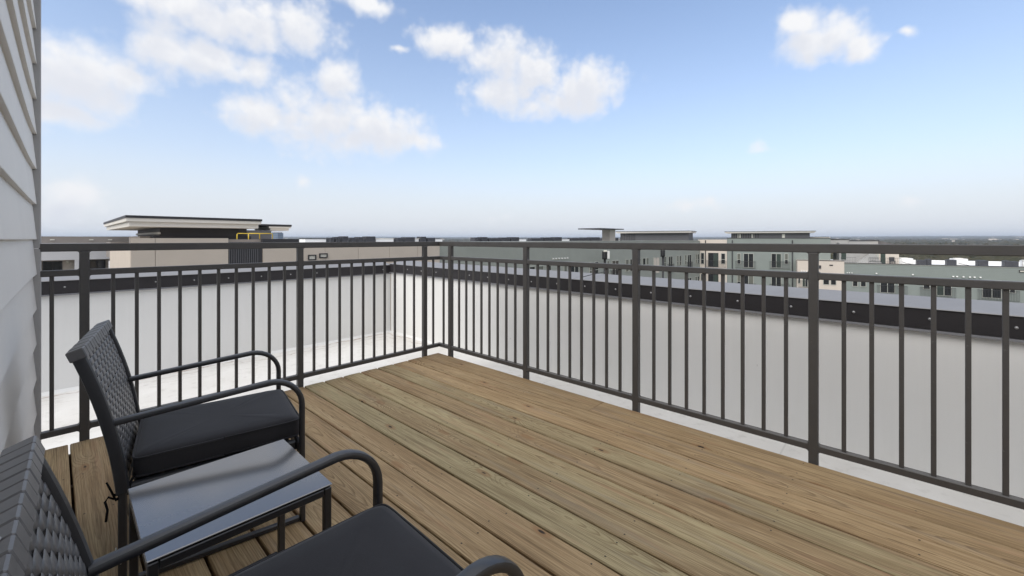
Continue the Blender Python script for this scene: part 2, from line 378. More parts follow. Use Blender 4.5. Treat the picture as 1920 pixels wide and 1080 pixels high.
class MB:
    def __init__(s): s.v = []; s.f = []
    def add(s, vs, fs):
        n = len(s.v); s.v += [tuple(p) for p in vs]; s.f += [tuple(i + n for i in f) for f in fs]; return s
    def box(s, x0, x1, y0, y1, z0, z1, M=None):
        vs = [Vector((x, y, z)) for z in (z0, z1) for y in (y0, y1) for x in (x0, x1)]
        if M is not None: vs = [M @ p for p in vs]
        return s.add(vs, [(0, 2, 3, 1), (4, 5, 7, 6), (0, 1, 5, 4), (2, 6, 7, 3), (0, 4, 6, 2), (1, 3, 7, 5)])
    def cbox(s, x0, x1, y0, y1, z0, z1, c=.003, M=None):
        """box with chamfered edges"""
        X, Y, Z = (x0, x1), (y0, y1), (z0, z1); idx = {}; vs = []
        for i in (0, 1):
            for j in (0, 1):
                for k in (0, 1):
                    sx, sy, sz = (1 - 2 * i) * c, (1 - 2 * j) * c, (1 - 2 * k) * c
                    for a, p in enumerate(((X[i], Y[j] + sy, Z[k] + sz), (X[i] + sx, Y[j], Z[k] + sz), (X[i] + sx, Y[j] + sy, Z[k]))):
                        idx[(i, j, k, a)] = len(vs); vs.append(Vector(p))
        g = lambda i, j, k, a: idx[(i, j, k, a)]
        fs = []
        for i in (0, 1):
            q = [g(i, 0, 0, 0), g(i, 1, 0, 0), g(i, 1, 1, 0), g(i, 0, 1, 0)]; fs.append(q if i else q[::-1])
            q = [g(0, i, 0, 1), g(1, i, 0, 1), g(1, i, 1, 1), g(0, i, 1, 1)]; fs.append(q[::-1] if i else q)
            q = [g(0, 0, i, 2), g(1, 0, i, 2), g(1, 1, i, 2), g(0, 1, i, 2)]; fs.append(q if i else q[::-1])
        for i in (0, 1):
            for j in (0, 1):
                fs.append([g(i, j, 0, 0), g(i, j, 1, 0), g(i, j, 1, 1), g(i, j, 0, 1)])
                fs.append([g(i, 0, j, 0), g(i, 1, j, 0), g(i, 1, j, 2), g(i, 0, j, 2)])
                fs.append([g(0, i, j, 1), g(1, i, j, 1), g(1, i, j, 2), g(0, i, j, 2)])
                for k in (0, 1): fs.append([g(i, j, k, 0), g(i, j, k, 1), g(i, j, k, 2)])
        if M is not None: vs = [M @ p for p in vs]
        return s.add(vs, fs)
    def sweep(s, path, B, w, th, nc=3, cap=True):
        """rounded-rectangle section (w along B, th across) swept along a path that lies in a plane normal to B"""
        B = Vector(B).normalized(); P = [Vector(p) for p in path]; sec = []
        r = min(w, th) * .32
        for cx, cy, a0 in ((w / 2 - r, th / 2 - r, 0), (-w / 2 + r, th / 2 - r, 90), (-w / 2 + r, -th / 2 + r, 180), (w / 2 - r, -th / 2 + r, 270)):
            for k in range(nc):
                a = R(a0 + 90 * k / (nc - 1)); sec.append((cx + r * math.cos(a), cy + r * math.sin(a)))
        n = len(sec); vs = []
        for i, p in enumerate(P):
            t0 = (P[i] - P[i - 1]).normalized() if i else None; t1 = (P[i + 1] - P[i]).normalized() if i < len(P) - 1 else None
            T = (t0 + t1).normalized() if t0 and t1 else (t0 or t1)
            N = B.cross(T).normalized(); k = 1 / max(.5, T.dot(t0)) if t0 and t1 else 1
            for a, b in sec: vs.append(p + B * a + N * b * k)
        fs = [(i * n + j, i * n + (j + 1) % n, (i + 1) * n + (j + 1) % n, (i + 1) * n + j) for i in range(len(P) - 1) for j in range(n)]
        if cap: fs += [tuple(range(n))[::-1], tuple((len(P) - 1) * n + j for j in range(n))]
        return s.add(vs, fs)
    def tube(s, path, r, n=8):
        P = [Vector(p) for p in path]; vs = []; up = Vector((0, 0, 1))
        for i, p in enumerate(P):
            T = (P[min(i + 1, len(P) - 1)] - P[max(i - 1, 0)]).normalized()
            a = T.cross(up if abs(T.z) < .9 else Vector((1, 0, 0))).normalized(); b = T.cross(a)
            for k in range(n): vs.append(p + a * r * math.cos(2 * math.pi * k / n) + b * r * math.sin(2 * math.pi * k / n))
        fs = [(i * n + j, i * n + (j + 1) % n, (i + 1) * n + (j + 1) % n, (i + 1) * n + j) for i in range(len(P) - 1) for j in range(n)]
        fs += [tuple(range(n))[::-1], tuple((len(P) - 1) * n + j for j in range(n))]
        return s.add(vs, fs)
    def disc(s, c, axis, r, h, n=8):
        """low dome (screw head) at c along axis"""
        A = Vector(axis).normalized(); a = A.cross(Vector((0, 0, 1)) if abs(A.z) < .9 else Vector((1, 0, 0))).normalized(); b = A.cross(a); c = Vector(c)
        vs = [c + a * r * math.cos(2 * math.pi * k / n) + b * r * math.sin(2 * math.pi * k / n) for k in range(n)]
        vs += [c + A * h * .75 + (a * math.cos(2 * math.pi * k / n) + b * math.sin(2 * math.pi * k / n)) * r * .7 for k in range(n)]
        vs.append(c + A * h)
        fs = [(k, (k + 1) % n, n + (k + 1) % n, n + k) for k in range(n)] + [(n + k, n + (k + 1) % n, 2 * n) for k in range(n)]
        return s.add(vs, fs)
    def mesh(s, name, m, smooth=False):
        me = bpy.data.meshes.new(name); me.from_pydata(s.v, [], s.f); me.update()
        bm = bmesh.new(); bm.from_mesh(me); bmesh.ops.recalc_face_normals(bm, faces=bm.faces); bm.to_mesh(me); bm.free()
        if smooth:
            for p in me.polygons: p.use_smooth = True
        if m: me.materials.append(MATS[m] if isinstance(m, str) else m)
        return me
    def build(s, name, m, parent=None, smooth=False, loc=None):
        return link(name, s.mesh(name, m, smooth), parent, loc)


def link(name, me, parent=None, loc=None, rot=None):
    o = bpy.data.objects.new(name, me); col.objects.link(o)
    if parent is not None: o.parent = parent
    if loc is not None: o.location = loc
    if rot is not None: o.rotation_euler = rot
    return o


def thing(name, label, cat, loc=(0, 0, 0), rz=0.0, group=None):
    o = bpy.data.objects.new(name, None); col.objects.link(o); o.location = loc; o.rotation_euler = (0, 0, rz)
    o['label'] = label; o['category'] = cat
    if group: o['group'] = group
    o.empty_display_size = .2
    return o


def smooth_by_angle(o, ang=35):
    me = o.data
    bm = bmesh.new(); bm.from_mesh(me)
    for f in bm.faces: f.smooth = True
    for e in bm.edges:
        if len(e.link_faces) == 2 and e.calc_face_angle(0) > R(ang): e.smooth = False
    bm.to_mesh(me); bm.free()
    return o


def B(name, m, parent, *args, c=None):
    b = MB(); (b.cbox(*args, c=c) if c else b.box(*args)); return b.build(name, m, parent)

# ================================================================== SETTING: ground and hills
def build_ground():
    # plain 17 m below the deck, rising to low hills at the horizon
    rings = [0, 40, 90, 160, 260, 400, 600, 850, 1200, 1700, 2300, 3000, 3800, 4800, 6000, 7600, 9500]
    N = 180; vs = []; fs = []
    for r in rings:
        for k in range(N):
            a = 2 * math.pi * k / N; x, y = r * math.cos(a), r * math.sin(a)
            z = -17.0
            if r > 300:
                n = mn.noise(Vector((x * .0011, y * .0011, 3.1))) + .5 * mn.noise(Vector((x * .003, y * .003, 9.1)))
                z += n * min(1, (r - 300) / 1500) * 7
                z += max(0, (r - 1500)) * .0062 + max(0, r - 5000) * .002 * (1 + .8 * mn.noise(Vector((math.cos(a) * 6, math.sin(a) * 6, r * .0002))))
            vs.append((x, y, z))
    for i in range(len(rings) - 1):
        for k in range(N): fs.append((i * N + k, i * N + (k + 1) % N, (i + 1) * N + (k + 1) % N, (i + 1) * N + k))
    b = MB().add(vs, fs)
    o = b.build('ground', 'ground', smooth=True); o['kind'] = 'structure'
    return o


ground = build_ground()
from mathutils.bvhtree import BVHTree
_gb = BVHTree.FromPolygons([v.co for v in ground.data.vertices], [tuple(p.vertices) for p in ground.data.polygons])


def ground_z(x, y):
    h = _gb.ray_cast(Vector((x, y, 500)), Vector((0, 0, -1)))
    return h[0].z if h[0] else -17


def build_forest():
    """winter woods out to the horizon: tens of thousands of low crowns seen as one mass"""
    rnd = random.Random(3)
    bm = bmesh.new(); bmesh.ops.create_icosphere(bm, subdivisions=1, radius=1); base = [v.co.copy() for v in bm.verts]; bf = [tuple(v.index for v in f.verts) for f in bm.faces]; bm.free()
    vs = []; fs = []; tint = []
    def crown(x, y, r, h, z):
        n = len(vs); q = rnd.random(); a = rnd.uniform(0, 6.3); ca, sa = math.cos(a), math.sin(a)
        for p in base:
            k = rnd.uniform(.72, 1.2)
            vs.append((x + (p.x * ca - p.y * sa) * r * k, y + (p.x * sa + p.y * ca) * r * k, z + h * (.55 + .5 * p.z * k)))
            tint.append(min(1, max(0, q * .8 + rnd.uniform(-.1, .2))))
        fs.extend(tuple(i + n for i in f) for f in bf)
    specs = ((140, 480, 3600, 4.2), (480, 1100, 8500, 5.5), (1100, 2400, 9000, 9.5), (2400, 5200, 8000, 20.0), (5200, 9300, 3800, 42.0))
    for r0, r1, n, rad in specs:
        for _ in range(n):
            az = R(rnd.uniform(-99, 14)); d = math.sqrt(rnd.uniform(r0 * r0, r1 * r1))
            x, y = 3.2 + d * math.sin(az), -2.5 + d * math.cos(az)
            if r0 < 400 and x < 60 and y < 130 + 0 * x: continue
            clear = mn.noise(Vector((x * .004, y * .004, 5)))
            if r1 < 3000 and clear > .32: continue
            r = rad * rnd.uniform(.6, 1.3)
            crown(x, y, r, min(r * 2.0, 9 + rnd.uniform(0, 4)), ground_z(x, y))
    me = bpy.data.meshes.new('forest'); me.from_pydata(vs, [], fs); me.update()
    at = me.attributes.new('tint', 'FLOAT', 'POINT'); at.data.foreach_set('value', tint)
    me.materials.append(MATS['canopy'])
    o = link('forest', me); o['kind'] = 'stuff'; o['label'] = 'bare brown and grey green woods spreading to the horizon'
    return o


build_forest()

# ------------------------------------------------------------------ roof surface round the deck
b = MB(); b.box(-1.95, 9.0, -2.95, .65, -.55, -.2)
o = b.build('roof_surface', 'roof_membrane'); o['kind'] = 'structure'

# ------------------------------------------------------------------ the deck
deck = bpy.data.objects.new('deck', None); col.objects.link(deck); deck['kind'] = 'structure'
deck['label'] = 'pressure treated timber deck of long boards on the roof'
rnd = random.Random(11)
TONES = [.08, .20, .26, .62, .30, .66, .48, .78, .18, .12, .26, .36, .28, .36, .25, .33, .3, .3]
edges = [(-.012, -.203)]
y = -.211
while y > -2.53:
    edges.append((y, y - .1400)); y -= .1495
edges = [(a, max(b_, -2.566)) for a, b_ in edges if a > -2.53]
joists = [.06 + .406 * k for k in range(15)]
for xj in joists:
    j = B('joist', 'wood_dark', deck, xj - .019, xj + .019, -2.555, -.03, -.195, -.0402)


def board(x0, x1, ya, yb, tone, k):
    w = ya - yb; yc = (ya + yb) / 2; n = max(6, int((x1 - x0) / .22)); c = .0035
    sec = [(-w / 2, -.038), (-w / 2, -c * 1.2), (-w / 2 + c, 0), (0, .0008), (w / 2 - c, 0), (w / 2, -c * 1.2), (w / 2, -.038)]
    vs = []; L = x1 - x0
    for i in range(n + 1):
        x = -L / 2 + L * i / n; off = .0022 * mn.noise(Vector((x * .9, k * 7.3, 0))); wz = .0014 * mn.noise(Vector((x * .7, k * 3.1, 4)))
        jag = .5 * (i in (0, n))
        for a, z in sec:
            vs.append((x + (rnd.uniform(-.0008, .0008) if jag else 0), a + off + rnd.uniform(-.0005, .0005), z + wz))
    m = len(sec); fs = [(i * m + j, i * m + (j + 1) % m, (i + 1) * m + (j + 1) % m, (i + 1) * m + j) for i in range(n) for j in range(m)]
    fs += [tuple(range(m)), tuple(n * m + j for j in range(m))[::-1]]
    o = MB().add(vs, fs).build('board', 'wood', deck, loc=((x0 + x1) / 2, yc, 0))
    smooth_by_angle(o, 30)
    o['tone'] = tone; o['shift'] = (k * .618) % 1.0
    s = MB()
    for xj in joists:
        if x0 + .02 < xj < x1 - .02:
            for q in (-.3, .31):
                if rnd.random() < .22: continue
                s.disc((xj - (x0 + x1) / 2 + rnd.uniform(-.012, .012), w * q + rnd.uniform(-.008, .008), .0008), (0, 0, 1), .0036, .0007, 7)
    if s.v:
        so = s.build('screw', 'screw_dark', o); so['kind'] = 'stuff'
    return o


k = 0
for i, (ya, yb) in enumerate(edges):
    x0 = .006 + rnd.uniform(-.006, .006); tn = TONES[i % len(TONES)]
    cuts = [1.80] if i == 0 else ([4.2 + rnd.uniform(-.4, .6)] if i % 3 else [])
    xs = [x0] + cuts + [5.9]
    for a, c2 in zip(xs[:-1], xs[1:]):
        k += 1; board(a + (.0012 if a != x0 else 0), c2 - .0012, ya, yb, tn + (0.0 if a == x0 else rnd.uniform(-.2, .25)), k)

# ------------------------------------------------------------------ parapets
def parapet(label, n_along, start, rz, slope_top, scr0, scr_step, name='parapet_wall'):
    """local x runs along the wall, local +y is the far side; z=0 is the roof surface"""
    L = n_along
    p = thing(name, label, 'parapet', start, rz)
    B('membrane', 'membrane', p, 0, L, 0, .20, -.15, .835)
    ct = MB(); ct.add([(0, -.03, 0), (0, 0, .022), (0, .004, 0), (L, -.03, 0), (L, 0, .022), (L, .004, 0)], [(0, 1, 2), (3, 5, 4), (0, 3, 4, 1)]); ct.build('cant_strip', 'membrane', p)
    def zt(x): return slope_top * x
    b = MB(); vs = []
    for x in (0, L):
        z = zt(x); vs += [(x, -.022, .838 + z), (x, -.022, .944 + z), (x, -.001, .944 + z), (x, -.001, .838 + z)]
    b.add(vs, [(0, 1, 5, 4), (1, 2, 6, 5), (2, 3, 7, 6), (3, 0, 4, 7), (0, 3, 2, 1), (4, 5, 6, 7)]).build('metal_band', 'band_metal', p)
    b = MB(); vs = []
    for x in (0, L):
        z = zt(x); vs += [(x, -.028, .824 + z), (x, -.026, .836 + z), (x, -.001, .836 + z), (x, -.001, .824 + z)]
    b.add(vs, [(0, 1, 5, 4), (1, 2, 6, 5), (2, 3, 7, 6), (3, 0, 4, 7), (0, 3, 2, 1), (4, 5, 6, 7)]).build('drip_edge', 'lip_metal', p)
    # sheet metal coping in lengths, sloping up to its outer edge
    xs = [0]
    while xs[-1] < L: xs.append(min(L, xs[-1] + 3.05))
    for a, c in zip(xs[:-1], xs[1:]):
        b = MB(); vs = []
        for x in (a + .001, c - .001):
            z = zt(x); vs += [(x, -.030, .947 + z), (x, -.026, .951 + z), (x, .215, .990 + z), (x, .225, .985 + z), (x, .225, .80 + z), (x, .205, .80 + z), (x, .205, .93 + z)]
        m = 7
        b.add(vs, [(j, (j + 1) % m, m + (j + 1) % m, m + j) for j in range(m)] + [tuple(range(m))[::-1], tuple(m + j for j in range(m))]).build('coping', 'coping_metal', p)
    x = scr0
    while x < L:
        MB().disc((0, 0, 0), (0, -1, 0), .0075, .006, 10).build('screw', 'screw_metal', p, smooth=True, loc=(x, -.0222, .892 + zt(x) + random.uniform(-.003, .003)))
        x += scr_step + random.uniform(-.012, .012)
    return p


parapet('white membrane parapet running left of the corner with black metal band and grey coping', 6.0, (-1.96, -5.34, -.2), R(90), -.0025, .2, .302)
parapet('white membrane parapet right of the corner with black metal band beyond the long railing', 10.0, (-1.96 + .022, .66, -.2), 0, -.0052, .14, .302)
c = MB().tube([(1.205, .635, .68), (1.205, .634, .73), (1.21, .625, .757), (1.24, .70, .772), (1.29, .80, .79), (1.31, .885, .80), (1.31, .90, .70), (1.31, .90, .3)], .0035, 6).build('cable', 'black_paint', smooth=True)
c['label'] = 'thin black cable looped over the grey coping of the parapet'; c['category'] = 'cable'

# ------------------------------------------------------------------ the guard railing
rail = thing('guard_railing', 'dark bronze metal guard railing with square balusters round the deck corner', 'railing', (0, 0, 0))
T_TOP, T_MID, T_LOW = (1.024, 1.067), (.8935, .926), (.0565, .0885)
RX, LY = 5.6, -2.556
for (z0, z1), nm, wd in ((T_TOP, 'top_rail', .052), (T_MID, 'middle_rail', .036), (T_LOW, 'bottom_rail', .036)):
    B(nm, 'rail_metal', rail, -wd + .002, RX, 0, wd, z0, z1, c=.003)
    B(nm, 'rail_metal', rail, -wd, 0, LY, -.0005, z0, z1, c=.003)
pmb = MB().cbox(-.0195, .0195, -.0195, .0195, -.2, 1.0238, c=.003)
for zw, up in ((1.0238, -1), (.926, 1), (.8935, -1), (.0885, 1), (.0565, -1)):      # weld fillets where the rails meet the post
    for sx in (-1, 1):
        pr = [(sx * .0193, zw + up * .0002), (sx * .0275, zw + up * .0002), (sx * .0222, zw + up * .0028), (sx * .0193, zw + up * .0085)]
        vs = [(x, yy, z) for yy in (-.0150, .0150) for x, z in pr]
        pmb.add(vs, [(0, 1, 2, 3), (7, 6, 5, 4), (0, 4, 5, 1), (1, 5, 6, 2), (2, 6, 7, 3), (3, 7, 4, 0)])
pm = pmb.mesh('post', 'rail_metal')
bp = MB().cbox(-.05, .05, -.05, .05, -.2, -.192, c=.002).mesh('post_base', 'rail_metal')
for x in (.155, 1.088, 2.015, 2.943, 3.87, 4.80):
    p = link('post', pm, rail, (x, .016, 0)); link('post_base', bp, p, (0, .012, 0))
for y in (-.158, -1.271, -2.391):
    p = link('post', pm, rail, (-.016, y, 0), (0, 0, R(90))); link('post_base', bp, p, (0, .012, 0))
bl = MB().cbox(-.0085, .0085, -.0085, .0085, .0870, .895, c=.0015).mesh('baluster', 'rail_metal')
for s0 in (.273, 1.203, 2.131, 3.060, 3.988):
    for i in range(8): link('baluster', bl, rail, (s0 + .0996 * i, .018, 0))
link('baluster', bl, rail, (.045, .018, 0))
for y in [-.057] + [-.273 - .0995 * i for i in range(10)] + [-1.377 - .1 * i for i in range(10)] + [-2.511]:
    link('baluster', bl, rail, (-.018, y, 0))

# ------------------------------------------------------------------ clapboard wall beside the camera
WZ = -.2
wall = thing('siding_wall', 'pale grey lap siding wall with corner trim behind the chairs', 'wall', (0, -2.586, WZ), R(-.75))
B('backing', 'siding', wall, -.055, 7, -.12, -.004, 0, 2.8)
lm = []
PITCH = .1795
zb = (1.088 - WZ) - 7 * PITCH
while zb < 2.7:
    n = 40; L = 7.0; vs = []
    for i in range(n + 1):
        u = L * (i / n) ** 1.8
        bow = .0065 * math.exp(-u / .30) + .0016 * mn.noise(Vector((u * 1.1, zb * 2.3, 1)))
        zz = .0012 * mn.noise(Vector((u * .8, zb * 5, 7)))
        # bottom butt edge stands proud, top tucks behind the next course
        for yy, z in ((-.003, zb), (.0160 + bow, zb + .0003), (.0170 + bow, zb + .0025), (.0005 + bow, zb + PITCH + .02), (-.003, zb + PITCH + .02)):
            vs.append((u + .001, yy, z + zz))
    m = 5
    fs = [(i * m + j, i * m + (j + 1) % m, (i + 1) * m + (j + 1) % m, (i + 1) * m + j) for i in range(n) for j in range(m)] + [tuple(range(m))[::-1], tuple(n * m + j for j in range(m))]
    o = MB().add(vs, fs).build('board', 'siding', wall); smooth_by_angle(o, 25)
    zb += PITCH
B('corner_trim', 'trim', wall, -.06, 0, -.13, .0375, 0, 1.04 - WZ, c=.003)
B('corner_trim', 'trim', wall, -.06, 0, -.13, .0370, 1.043 - WZ, 2.85, c=.003)

# ------------------------------------------------------------------ chairs
def cushion_mesh(w, d, h):
    """box cushion: soft domed top and underside, slightly wrinkled boxing"""
    n = 22; vs = []; fs = []
    def rim(t):   # superellipse outline, t 0..1
        a = 2 * math.pi * t; e = 2 / 18
        ca, sa = math.cos(a), math.sin(a)
        return (math.copysign(abs(ca) ** e, ca) * w / 2, math.copysign(abs(sa) ** e, sa) * d / 2)
    M = 96
    prof = [(0, .0), (.35, .004), (.7, .006), (.9, .003), (.975, -.003), (1.0, -.010)]
    rows = []
    for sgn in (1, -1):
        for q, (s, dz) in enumerate(prof[1:] if sgn == 1 else prof[1:][::-1]):
            row = []
            for k in range(M):
                x, y = rim(k / M)
                wr = .0022 * mn.noise(Vector((x * 22, y * 22, sgn * 3 + s))) * (1 if s > .6 else .6)
                z = sgn * (h / 2 + dz) + wr
                o = 1 + (.012 * mn.noise(Vector((x * 16, y * 16, 9))) if s > .95 else 0)
                row.append(len(vs)); vs.append((x * s * o, y * s * o, z))
            rows.append(row)
        if sgn == 1:
            for f in (.3, 0, -.3):
                row = []
                for k in range(M):
                    x, y = rim(k / M); o = 1.006 + .008 * (1 - abs(f) * 2) + .010 * mn.noise(Vector((x * 14, y * 14, f * 5)))
                    row.append(len(vs)); vs.append((x * o, y * o, f * h))
                rows.append(row)
    for a, b2 in zip(rows[:-1], rows[1:]):
        for k in range(M): fs.append((a[k], b2[k], b2[(k + 1) % M], a[(k + 1) % M]))
    t = len(vs); vs.append((0, 0, h / 2 + .004)); bo = len(vs); vs.append((0, 0, -h / 2))
    for k in range(M): fs.append((rows[0][k], rows[0][(k + 1) % M], t)); fs.append((rows[-1][(k + 1) % M], rows[-1][k], bo))
    pip = []
    for z in (h / 2 - .009, -h / 2 + .009):
        pip.append([Vector((rim(k / 64)[0] * 1.008, rim(k / 64)[1] * 1.008, z + .002 * mn.noise(Vector((rim(k / 64)[0] * 30, rim(k / 64)[1] * 30, 0))))) for k in range(65)])
    return vs, fs, pip


ARM = .2575


def make_chair(label, loc, rz, cdz=0.0, cw=.425, cap=None):
    ch = thing('patio_chair', label, 'chair', loc, rz, 'patio chairs')
    # arm and front leg: one bent tube each side, foot bar back to the rear leg
    for s in (-1, 1):
        x = s * ARM
        pa = [(x, -.272, .520)]; yA, zA = .155, .556
        pa += [(x, -.272 + (yA + .272) * k / 6, .520 + (zA - .520) * k / 6) for k in range(1, 7)]
        r = .105; cx, cz = yA, zA - r
        for k in range(1, 10):
            a = R(90 - 90 * k / 9); pa.append((x, cx + r * math.cos(a) * 1.05, cz + r * math.sin(a)))
        pa += [(x, .265, .36), (x, .266, .18), (x, .267, .0)]
        a = MB().sweep(pa, (1, 0, 0), .027, .019).build('arm', 'black_paint', ch); smooth_by_angle(a, 40)
        B('foot_bar', 'black_paint', ch, x - .0095, x + .0095, -.236, .256, .004, .022, c=.003)
        B('rear_leg', 'black_paint', ch, x - .0125, x + .0125, -.2575, -.2365, 0, .300, c=.003)
        g = MB().sweep([(x, .135, .285), (x, .200, .235), (x, .257, .160)], (1, 0, 0), .016, .010); g.build('brace', 'black_paint', ch)
        B('side_rail', 'wicker_side', ch, x * .845 - .014, x * .845 + .016, -.235, .250, .262, .303, c=.006)
    B('front_rail', 'wicker_side', ch, -ARM + .006, ARM - .006, .2505, .268, .262, .303, c=.005)
    B('rear_rail', 'black_paint', ch, -ARM + .015, ARM - .015, -.250, -.238, .272, .296, c=.003)
    seat = MB()
    for i in range(13):
        y0 = -.222 + i * .035; seat.box(-.2, .2, y0, y0 + .0346, .292 + .0006 * (i % 2), .2955 + .0006 * (i % 2))
    seat.build('seat_webbing', 'wicker_side', ch)
    # reclined back: wrapped side tubes and top, woven field between them
    def back(s):       # s 0..1 up the back -> (y, z), and the front normal
        y = -.246 - .040 * s - .062 * s * s; z = .300 + .452 * s
        dy = -.040 - .124 * s; dz = .452; l = math.hypot(dy, dz)
        return Vector((0, y, z)), Vector((0, dz / l, -dy / l)), Vector((0, dy / l, dz / l))
    HW = ARM + .022
    P1, N1, T1 = back(1.0)
    bk = MB().cbox(-HW + .02, HW - .02, -.012, .012, -.016, .0, c=.003, M=Matrix.Translation(P1) @ Matrix(((1, 0, 0, 0), (0, N1.y, T1.y, 0), (0, N1.z, T1.z, 0), (0, 0, 0, 1))))
    bf = bk.build('backrest', 'wicker_side', ch)
    for sd in (-1, 1):
        pa = [back(k / 12)[0] + Vector((sd * (HW - .014), 0, 0)) for k in range(13)]
        smooth_by_angle(MB().sweep(pa, (1, 0, 0), .025, .032).build('side_tube', 'wicker_side', bf), 40)
    # bands wrapped over the top tube
    NB = 15
    for i in range(NB):
        x0 = -HW + 2 * HW * i / NB
        b = MB(); e = .0005 * (i % 2)
        b.cbox(x0 + .0010, x0 + 2 * HW / NB - .0010, -.020 - e, .020 + e, -.022,   .010 + e, c=.0025, M=Matrix.Translation(P1) @ Matrix(((1, 0, 0, 0), (0, N1.y, T1.y, 0), (0, N1.z, T1.z, 0), (0, 0, 0, 1))))
        b.build('top_band', 'wicker', bf)
    # woven strands
    IW = HW - .022; NR = 22; NB2 = 18; p = 2 * IW / NB2; SW = .0203; nx = 144
    for i in range(NR):
        P, N, T = back(.012 + .943 * (i + .5) / NR)
        vs = []; jit = random.uniform(-.0008, .0008); slack = random.uniform(-.0006, .0006)
        for k in range(nx + 1):
            x = -IW + 2 * IW * k / nx; j = round((x + IW) / p)
            cand = j if (j + i) % 2 == 0 else (j + 1 if (x + IW) / p > j else j - 1)
            d = x - (-IW + p * cand)
            a = .0062 - .0080 * math.exp(-(d / .0098) ** 4) + slack + .0005 * mn.noise(Vector((x * 60, i * 3.1, 0)))
            for t_, dn in ((-SW / 2, -.0008), (-SW * .44, .0002), (SW * .44, .0002), (SW / 2, -.0008)):
                vs.append(P + Vector((x, 0, 0)) + N * (a + dn) + T * (t_ + jit))
        m = 4
        fs = [(k * m + j, k * m + j + 1, (k + 1) * m + j + 1, (k + 1) * m + j) for k in range(nx) for j in range(m - 1)]
        MB().add(vs, fs).build('strand', 'wicker', bf, smooth=True)
    for i in range(1, NB2):
        x = -IW + p * i; b = MB(); vs = []
        for k in range(17):
            P, N, T = back(k / 16 * .965)
            for dx, dn in ((-.0062, 0), (.0062, 0), (.0050, .0018), (-.0050, .0018)): vs.append(P + Vector((x + dx, 0, 0)) + N * (.0018 + dn))
        fs = [(k * 4 + j, k * 4 + (j + 1) % 4, k * 4 + 4 + (j + 1) % 4, k * 4 + 4 + j) for k in range(16) for j in range(4)]
        b.add(vs, fs).build('rib', 'wicker_side', bf)
    # seat cushion with piping and ties
    vs, fs, pip = cushion_mesh(cw, .500, .078 + cdz)
    cu = MB().add(vs, fs).build('cushion', 'fabric', ch, smooth=True, loc=(-.010, .022, .340 + cdz / 2))
    for path in pip: MB().tube(path, .0032, 6).build('piping', 'fabric', cu, smooth=True)
    for s in (-1, 1):
        x = s * (ARM - .002); tie = MB()
        tie.tube([(s * .20, -.225, .315), (s * .235, -.237, .300), (x, -.268, .292), (x + s * .014, -.262, .285), (x, -.235, .288), (s * .235, -.232, .292)], .0045, 6)
        tie.tube([(x + s * .012, -.266, .288), (x + s * .020, -.278, .302), (x + s * .012, -.286, .286), (x + s * .016, -.280, .262), (x + s * .013, -.284, .226)], .0032, 6)
        tie.tube([(x + s * .012, -.266, .296), (x + s * .018, -.276, .330), (x + s * .012, -.283, .345)], .0028, 6)
        tie.build('tie', 'string', ch, smooth=True)
        MB().disc((s * (ARM * .845 + .0165), .02, .282), (s, 0, 0), .0085, .004, 12).build('bolt', 'screw_metal', ch, smooth=True)
    if cap is not None:
        MB().disc(P1 + Vector((cap, 0, 0)) + T1 * .0115, T1, .011, .003, 14).build('cap_button', 'screw_metal', bf, smooth=True)
    return ch


c1 = make_chair('black wicker armchair with dark cushion nearest the railing, beyond the low table', (1.246, -2.070, 0), R(-9.5))
MB().tube([(.2575, -.262, .13), (.275, -.262, .118), (.279, -.254, .100), (.275, -.250, .085)], .0022, 6).build('zip_tie', 'lamp_lens', c1, smooth=True)
make_chair('black wicker armchair with dark cushion on the near side of the low table', (2.487, -2.196, 0), R(-1.6), .03, .455, .055)

# ------------------------------------------------------------------ low side table
tb = thing('side_table', 'low square black metal table between the two wicker chairs', 'table', (1.875, -2.1665, 0), R(-.6), None)
HX, HY, HT = .193, .200, .400
B('table_top', 'table_paint', tb, -HX, HX, -HY, HY, HT - .005, HT, c=.0018)
LW = .0195
for sx in (-1, 1):
    for sy in (-1, 1):
        x, y = sx * (HX - LW / 2 - .001), sy * (HY - LW / 2 - .002)
        B('leg', 'black_paint', tb, x - LW / 2, x + LW / 2, y - LW / 2, y + LW / 2, .006, HT - .0092, c=.002)
        MB().disc((x, y, .006), (0, 0, -1), .008, .006, 8).build('foot', 'string', tb)
for s in (-1, 1):
    x = s * (HX - LW / 2 - .001); y = s * (HY - LW / 2 - .002)
    B('apron', 'black_paint', tb, x - LW / 2, x + LW / 2, -HY + LW + .003, HY - LW - .003, HT - .029, HT - .0092, c=.002)
    B('apron', 'black_paint', tb, -HX + LW + .002, HX - LW - .002, y - LW / 2, y + LW / 2, HT - .029, HT - .0092, c=.002)
    B('foot_rail', 'black_paint', tb, x - LW / 2, x + LW / 2, -HY + LW + .003, HY - LW - .003, .006, .0255, c=.002)

# ================================================================== buildings across the courtyard
GZ = -17.0


